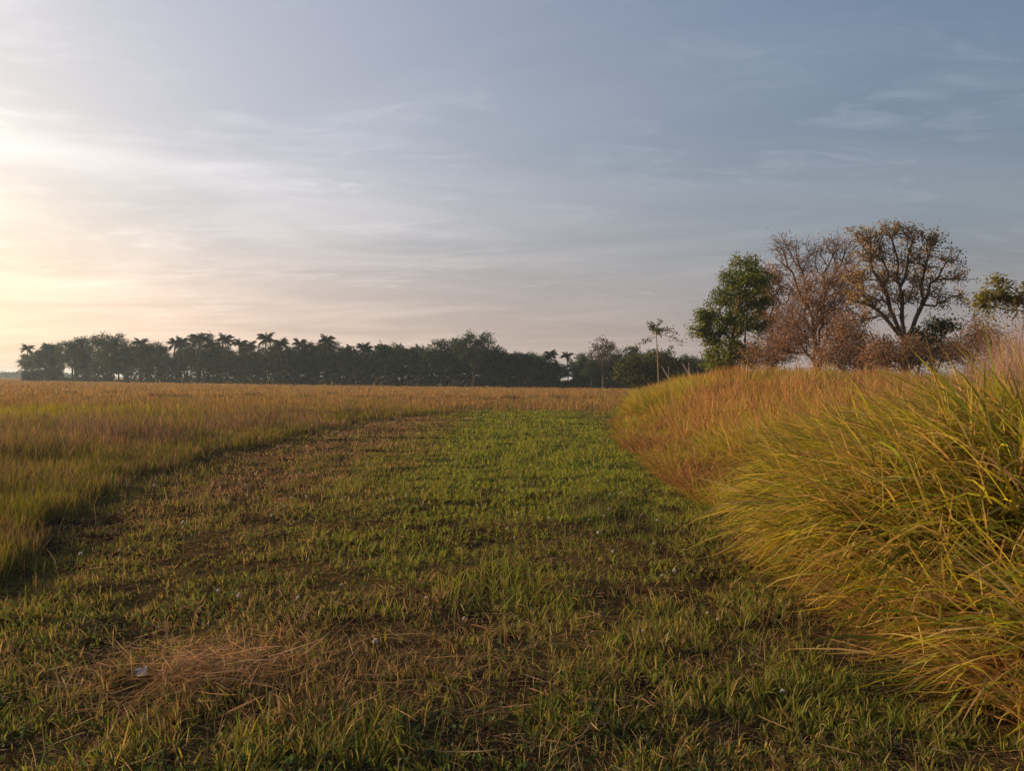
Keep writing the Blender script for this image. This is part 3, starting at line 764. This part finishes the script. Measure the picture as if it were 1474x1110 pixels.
# dark shrub at the field's right end, in front of the far trees
b = ground_pt(928, 74.0)
broad_tree('dark_bush', 'dark low spreading bush where the field meets the bank, left of the thin sapling', 'bush', b, 1.0,
    px_clumps(b, [(912, 525, 22, 14, 22), (945, 520, 26, 14, 24), (900, 540, 16, 14, 14), (930, 542, 30, 14, 20), (975, 530, 24, 14, 18), (960, 545, 24, 10, 12)], 74.0),
    4200, .35, .30, [(.07, .075, .014), (.04, .042, .012), (.12, .11, .018)], [.4, .4, .2], (.08, .06, .05), rbase=.12, step=.8, rtip=.02)
# pale dead trunks leaning in front of the far trees
for (u0, v0, u1, v1, r, lab) in [(969, 549, 963, 527, .07, 'pale leaning dead stem just right of the thin sapling, the shorter of two'),
                                 (1000, 550, 992, 522, .10, 'pale bent dead stem between the thin sapling and the leafy tree, forked at its top')]:
    bb = ground_pt(u0, 56.0); e = at(u1, v1, 56.0) - bb; a = Acc()
    tube(a, [(0, 0, -.1), (e[0] * .35, .05, e[2] * .35), (e[0] * .95, .1, e[2] * .62), (e[0], .1, e[2])], [r, r * .8, r * .6, r * .35], (.34, .27, .23), 6)
    tube(a, [(e[0] * .8, .08, e[2] * .55), (e[0] * .8 - .3, .2, e[2] * .8), (e[0] * .8 - .55, .25, e[2] * 1.0)], [r * .5, r * .4, r * .25], (.32, .26, .22), 5)
    o = a.build('dead_stem', M_BARK, smooth=True); o.location = bb; tag(o, lab, 'dead tree')

# ------------------------------------------------------------------ the far tree line
PALM_PAL = [(.040, .052, .022), (.030, .042, .020), (.055, .062, .024)]
def make_palm(label, H, seed_lean):
    root = thing('coconut_palm', (0, 0, 0), label, 'palm tree')
    a, c = Acc(), Acc()
    t = np.linspace(0, 1, 9); lx, ly = seed_lean
    pts = np.stack([lx * t ** 1.7, ly * t ** 1.7, H * t - .2 * (1 - t)], 1)
    tube(a, pts, np.linspace(.19, .12, 9), (.10, .085, .07), 7)
    a.build('trunk', M_BARK, root, smooth=True)
    top = pts[-1]
    for k in range(26):
        az = k * 2.4 + rng.normal(0, .2); e0 = [1.25, .95, .6, .2, -.25][k % 5] + rng.normal(0, .12); L = rng.uniform(1.9, 2.6)
        n = 12; s = np.linspace(0, 1, n); th = e0 - 1.35 * s ** 1.4
        r = np.cumsum(np.cos(th)) * L / n; z = np.cumsum(np.sin(th)) * L / n
        q = top + np.stack([np.cos(az) * r, np.sin(az) * r, z], 1)
        tube(c, q, np.linspace(.05, .015, n), (.06, .06, .03), 3)
        side = np.array([-math.sin(az), math.cos(az), 0])
        m = 22; f = np.linspace(.12, .99, m)
        for sg in (-1, 1):
            P = np.stack([np.interp(f, s, q[:, j]) for j in range(3)], 1)
            ln = (.75 * np.sin(np.pi * (f * .82 + .15)) + .18)[:, None]
            tang = np.array([math.cos(az), math.sin(az), -.2])
            tip = P + ln * (side * sg * .75 + tang * .45 + np.array([0, 0, -.55]) * rng.uniform(.6, 1.3, (m, 1)))
            wv = tang * .085
            V = np.stack([P - wv, P + wv, tip], 1).reshape(-1, 3)
            c.add(V, np.repeat(mixcol(PALM_PAL, [.4, .4, .2], m), 3, 0), np.arange(m * 3).reshape(-1, 3))
    c.build('crown', M_LEAF, root)
    return root
FAR_PAL = [(.040, .062, .022), (.028, .046, .020), (.058, .076, .026)]
def make_far_tree(name, label, pal=FAR_PAL, H=10.0, shape='round', n_leaf=3400, leaf=.42):
    cl = {'round': [(0, 0, H * .70, 3.2, 3.0, 2.6, 34), (-1.6, .4, H * .55, 2.2, 2.2, 1.8, 16), (1.7, -.3, H * .58, 2.2, 2.2, 1.8, 16), (.4, 0, H * .86, 1.8, 1.8, 1.2, 14)],
          'broad': [(-2.6, 0, H * .72, 2.6, 2.4, 1.7, 22), (2.6, .4, H * .76, 2.5, 2.4, 1.8, 22), (0, 0, H * .82, 2.8, 2.6, 1.5, 24), (0, .5, H * .52, 3.2, 2.6, 2.0, 18), (3.6, 0, H * .55, 1.6, 1.6, 1.3, 8), (-1.2, 0, H * .93, 1.2, 1.2, .7, 8), (2.4, 0, H * .93, .9, .9, .9, 8)],
          'tall': [(0, 0, H * .80, 1.6, 1.6, 1.9, 20), (.5, 0, H * .60, 2.0, 1.9, 1.8, 18), (-.7, 0, H * .44, 2.0, 1.9, 1.6, 14)]}[shape]
    return broad_tree(name, label, 'tree', (0, 0, 0), H * .35, cl, n_leaf, .42, leaf, pal, [.4, .4, .2], (.075, .06, .05), rtip=.03, rbase=.24, step=.9)
def base_at(u, off=0.0):
    Y = tree_depth(u) + off; x = float(at(u, 547, Y)[0]); return np.array([x, Y, 0.0])
used = {}
protos = {}
protos['palm'] = [make_palm('coconut palm', 10.0, (.8, .3)), make_palm('coconut palm', 10.0, (-1.1, .2)), make_palm('coconut palm', 10.0, (.2, -.4)), make_palm('coconut palm', 10.0, (-.3, .8))]
protos['round'] = [make_far_tree('broadleaf_tree', 'tree', shape='round') for _ in range(2)]
protos['broad'] = [make_far_tree('broadleaf_tree', 'tree', shape='broad', n_leaf=4200) for _ in range(2)]
protos['tall'] = [make_far_tree('broadleaf_tree', 'tree', shape='tall', n_leaf=2400) for _ in range(2)]
protos['dome'] = [make_far_tree('dome_tree', 'tree', pal=[(.085, .06, .045), (.065, .05, .04), (.06, .062, .03)], shape='round', n_leaf=3000, leaf=.36)]
TOPH = {'palm': 11.6, 'round': 10.2, 'broad': 10.4, 'tall': 10.2, 'dome': 10.2}
used_first = set()
CROWD_P = 'coconut palm crowded among its neighbours in the dark far treeline'
CROWD_T = 'dark broadleaf tree merging into the mass of the far treeline'
line = [
 (40, 495, 'palm', 'lone coconut palm with drooping fronds at the open left end of the treeline', 0),
 (70, 492, 'palm', 'second coconut palm from the left end of the far treeline', 2),
 (56, 503, 'round', 'leafy tree between the two leftmost palms of the treeline', 5),
 (104, 488, 'broad', 'open-crowned tree with sky showing under it, near the left end of the treeline', 0),
 (156, 478, 'broad', 'broad rounded tree, the tallest crown at the left end of the treeline', -2),
 (184, 500, 'round', 'rounded dark tree just right of the tallest left-end crown in the treeline', 4),
 (201, 486, 'palm', 'coconut palm showing just right of the broad rounded tree on the left', 0),
 (228, 490, 'round', None, 3), (247, 484, 'palm', None, 2), (266, 484, 'palm', None, 6),
 (284, 476, 'palm', 'tall coconut palm standing over the gap of light in the left half of the treeline', -1),
 (301, 487, 'palm', None, 4), (312, 494, 'round', None, 6), (329, 478, 'palm', None, 0), (347, 485, 'palm', None, 5), (364, 490, 'palm', None, 2),
 (379, 476, 'palm', 'tallest palm of the left half, its crown alone above the treeline', 0),
 (407, 485, 'palm', None, 1), (420, 496, 'round', None, 5), (431, 485, 'palm', None, 3), (447, 490, 'palm', None, 6),
 (475, 481, 'palm', 'full-crowned coconut palm standing highest near the middle of the treeline', 0),
 (473, 494, 'tall', None, 4), (500, 496, 'palm', None, 3), (519, 492, 'palm', None, 0), (532, 494, 'palm', None, 4), (546, 493, 'palm', None, 2), (556, 500, 'palm', None, 6),
 (571, 492, 'tall', 'slender pointed tree left of the big tree in the middle of the treeline', 1),
 (590, 500, 'palm', 'small lone palm crown just left of the big middle tree', 0),
 (607, 505, 'round', None, 5), (640, 486, 'broad', 'pale green broad tree joined to the left of the big middle tree', 0),
 (682, 476, 'broad', 'biggest dark tree of the middle treeline with twigs above its crown', -2),
 (722, 506, 'round', None, 4), (742, 510, 'round', None, 3), (760, 508, 'palm', None, 0), (775, 512, 'round', None, 3),
 (793, 502, 'palm', 'left one of a pair of palms with sky between, left of the dome tree', 0),
 (818, 504, 'palm', 'right one of a pair of palms with sky between, left of the dome tree', 0),
 (837, 506, 'tall', 'thin airy tree between the palm pair and the dome tree', 5),
 (869, 485, 'dome', 'brownish dome-shaped tree with a bare patchy crown at the right end of the treeline', -3),
 (852, 516, 'round', 'pale grey-green bushy tree low in front of the dome tree', -6),
 (910, 496, 'round', 'round green tree behind the dark low bush', -2),
 (940, 500, 'round', 'dull green tree directly behind the thin sapling', 4),
 (962, 496, 'tall', 'upright green tree just right of the thin sapling', -2),
 (985, 508, 'tall', 'small pointed tree left of the leafy tree on the bank', 2),
 (1008, 516, 'round', 'low dark tree half hidden by the leafy tree on the bank', 0),
]
for u in np.r_[np.arange(84, 770, 17.0)]:
    u = float(u + rng.normal(0, 4))
    line.append((u, float(np.interp(u, [100, 200, 400, 600, 780], [493, 492, 495, 501, 509]) + rng.normal(0, 5.5)), ['round', 'tall', 'broad'][rng.integers(3)], None, 5 + 4 * rng.random()))
for u, v in [(36, 508), (47, 506), (66, 500), (78, 497), (748, 506), (768, 516), (786, 520), (806, 522), (826, 518), (842, 514), (888, 508), (925, 505), (952, 507), (998, 510), (1024, 508)]:
    line.append((u, v, 'round', None, 7.0))
for k, (u, v, kind, lab, off) in enumerate(line):
    ps = protos[kind]; p = ps[k % len(ps)]
    if kind == 'palm' and k % 3: v += 1.5
    b = base_at(u, off + 3); H = float(at(u, v, b[1])[2]) ; s = H / TOPH[kind]
    group = None
    if lab is None:
        lab = CROWD_P if kind == 'palm' else CROWD_T; group = 'palms crowded in the far treeline' if kind == 'palm' else 'broadleaf trees merged in the far treeline'
    sx = s * (1.0 if kind == 'palm' else float(np.clip(.95 / s * .75, .85, 1.15)))
    if kind in ('round', 'tall') and u > 840: sx *= .8
    if kind == 'dome': sx = s * 1.15
    rz = 0.0 if kind == 'broad' else rng.uniform(0, 6.28)
    if kind == 'palm' and s > .9: sx = s
    if id(p) not in used_first:
        used_first.add(id(p)); p.location = b; p.scale = (sx, sx, s); p.rotation_euler = (0, 0, rz); tag(p, lab, None, group)
    else: copy_thing(p, b, (sx, sx, s), rz, lab, group)
for ps in protos.values():
    for p in ps: assert id(p) in used_first

def build_undergrowth():
    acc = Acc()
    n = 70000
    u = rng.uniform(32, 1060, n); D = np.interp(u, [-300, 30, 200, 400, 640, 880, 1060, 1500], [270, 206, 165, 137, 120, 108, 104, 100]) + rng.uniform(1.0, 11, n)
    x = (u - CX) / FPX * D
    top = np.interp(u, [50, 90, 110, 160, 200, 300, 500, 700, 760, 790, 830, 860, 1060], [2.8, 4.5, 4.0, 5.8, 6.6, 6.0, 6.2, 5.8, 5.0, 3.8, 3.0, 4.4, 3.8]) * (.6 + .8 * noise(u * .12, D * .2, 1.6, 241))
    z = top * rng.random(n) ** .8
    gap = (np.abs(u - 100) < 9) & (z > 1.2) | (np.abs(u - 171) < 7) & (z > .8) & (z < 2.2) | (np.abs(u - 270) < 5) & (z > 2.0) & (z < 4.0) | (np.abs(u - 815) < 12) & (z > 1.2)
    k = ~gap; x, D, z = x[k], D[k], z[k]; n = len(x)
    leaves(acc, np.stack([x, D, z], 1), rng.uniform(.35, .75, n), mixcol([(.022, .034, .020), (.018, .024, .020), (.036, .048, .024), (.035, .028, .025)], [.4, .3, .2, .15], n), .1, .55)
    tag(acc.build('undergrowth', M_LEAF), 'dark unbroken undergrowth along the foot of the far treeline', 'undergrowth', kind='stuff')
    acc = Acc(); n = 5000
    u = rng.uniform(-260, 110, n); D = rng.uniform(520, 640, n); x = (u - CX) / FPX * D
    z = rng.random(n) * (3.2 + 2.2 * noise(u * .2, u * 0, 3.0, 251)) * np.where(u > 60, .7, 1)
    leaves(acc, np.stack([x, D, z], 1), rng.uniform(1.2, 2.6, n), mixcol([(.05, .055, .03), (.04, .045, .03)], [1, 1], n), .1, .6)
    tag(acc.build('distant_woods', M_LEAF), 'faint low distant woods on the horizon at the far left edge', 'woods', kind='stuff')
build_undergrowth()

# ------------------------------------------------------------------ flower heads and the scrap
def build_flowers():
    me = Acc(); tube(me, [(0, 0, 0), (.004, 0, .06), (0, .004, .115)], [.0016, .0014, .0012], (.10, .11, .03), 5)
    n = 26; d = rng.normal(0, 1, (n, 3)); d[:, 2] = np.abs(d[:, 2]); d /= np.linalg.norm(d, axis=1)[:, None]
    s = np.cross(d, rng.normal(0, 1, (n, 3))); s /= np.linalg.norm(s, axis=1)[:, None]
    c = np.array([0, .004, .112])
    V = np.stack([c + 0 * d, c + d * .010 + s * .006, c + d * .016, c + d * .010 - s * .006], 1).reshape(-1, 3)
    me.add(V, (.62, .57, .55), None, np.arange(n)[:, None] * 4 + np.array([0, 1, 2, 3]))
    proto = me.build('white_flower', M_PETAL)
    uv = [(221, 704), (290, 739), (265, 756), (174, 790), (42, 791), (120, 806), (431, 686), (421, 720), (435, 719), (408, 730), (394, 742), (352, 702), (344, 863), (312, 850), (432, 868), (491, 845),
          (660, 667), (697, 676), (560, 697), (583, 718), (562, 726), (743, 747), (729, 762), (740, 771), (687, 728), (792, 751), (762, 694), (862, 696), (880, 715), (895, 714), (877, 733), (873, 742), (851, 747), (949, 754),
          (861, 775), (941, 784), (879, 796), (850, 676), (618, 868), (670, 894), (924, 911), (539, 931), (1015, 884), (1030, 889), (966, 829), (951, 832), (1126, 993), (620, 626), (480, 690), (510, 655), (590, 660), (846, 636)]
    for k, (u, v) in enumerate(uv):
        p = on_ground(u, v, .10); h = float(height(p[0], p[1]))
        o = proto if k == 0 else proto.copy()
        if k: C.objects.link(o)
        s = float(rng.uniform(.6, 1.15)) * (1.0 + .035 * p[1])
        o.location = (p[0], p[1], h); o.scale = (s, s, min(s, 1.25)); o.rotation_euler = (rng.normal(0, .15), rng.normal(0, .15), rng.uniform(0, 6.28))
        tag(o, 'tiny white flower head standing in the mown grass', 'flower', 'white flower heads dotted over the mown grass')
    # crumpled scrap beside the straw
    p = SCRAP; a = Acc(); n = 7
    gx, gy = np.meshgrid(np.linspace(-.055, .055, n), np.linspace(-.045, .045, n)); gx = gx * (.6 + .5 * np.abs(gy) / .045)
    gz = .03 * noise(gx * 30, gy * 30, 1.0, 261) + .018 * rng.random(gx.shape)
    i, j = np.meshgrid(np.arange(n - 1), np.arange(n - 1))
    q = np.stack([j * n + i, j * n + i + 1, (j + 1) * n + i + 1, (j + 1) * n + i], -1).reshape(-1, 4)
    a.add(np.stack([gx.ravel() + rng.normal(0, .004, n * n), gy.ravel() + rng.normal(0, .004, n * n), gz.ravel()], 1), (.6, .6, .62), None, q)
    o = a.build('plastic_scrap', M_PETAL); o.location = (p[0], p[1], float(height(p[0], p[1])) + .035); o.rotation_euler = (.25, .1, .7); o.scale = (.6, .7, 1.0)
    tag(o, 'small crumpled white scrap lying at the left of the straw heap', 'litter')
build_flowers()

# ------------------------------------------------------------------ thin morning air over the fields
def build_haze():
    a = Acc(); x0, x1, y0, y1, z0, z1 = -2100, 2100, -500, 2500, -1.5, 18
    v = [(x, y, z) for z in (z0, z1) for y in (y0, y1) for x in (x0, x1)]
    a.add(v, (1, 1, 1), None, [(0, 2, 3, 1), (4, 5, 7, 6), (0, 1, 5, 4), (2, 6, 7, 3), (0, 4, 6, 2), (1, 3, 7, 5)])
    m = bpy.data.materials.new('haze_air'); m.use_nodes = True; nt = m.node_tree; nt.nodes.clear()
    out = nt.nodes.new('ShaderNodeOutputMaterial'); p = nt.nodes.new('ShaderNodeVolumePrincipled')
    p.inputs['Color'].default_value = (.66, .84, 1.0, 1); p.inputs['Density'].default_value = 0.00042
    p.inputs['Anisotropy'].default_value = 0.2
    nt.links.new(p.outputs[0], out.inputs['Volume'])
    o = a.build('haze', m); tag(o, kind='stuff')
    tag(o, 'thin pale haze lying over the fields and fading the far trees', 'haze')
build_haze()
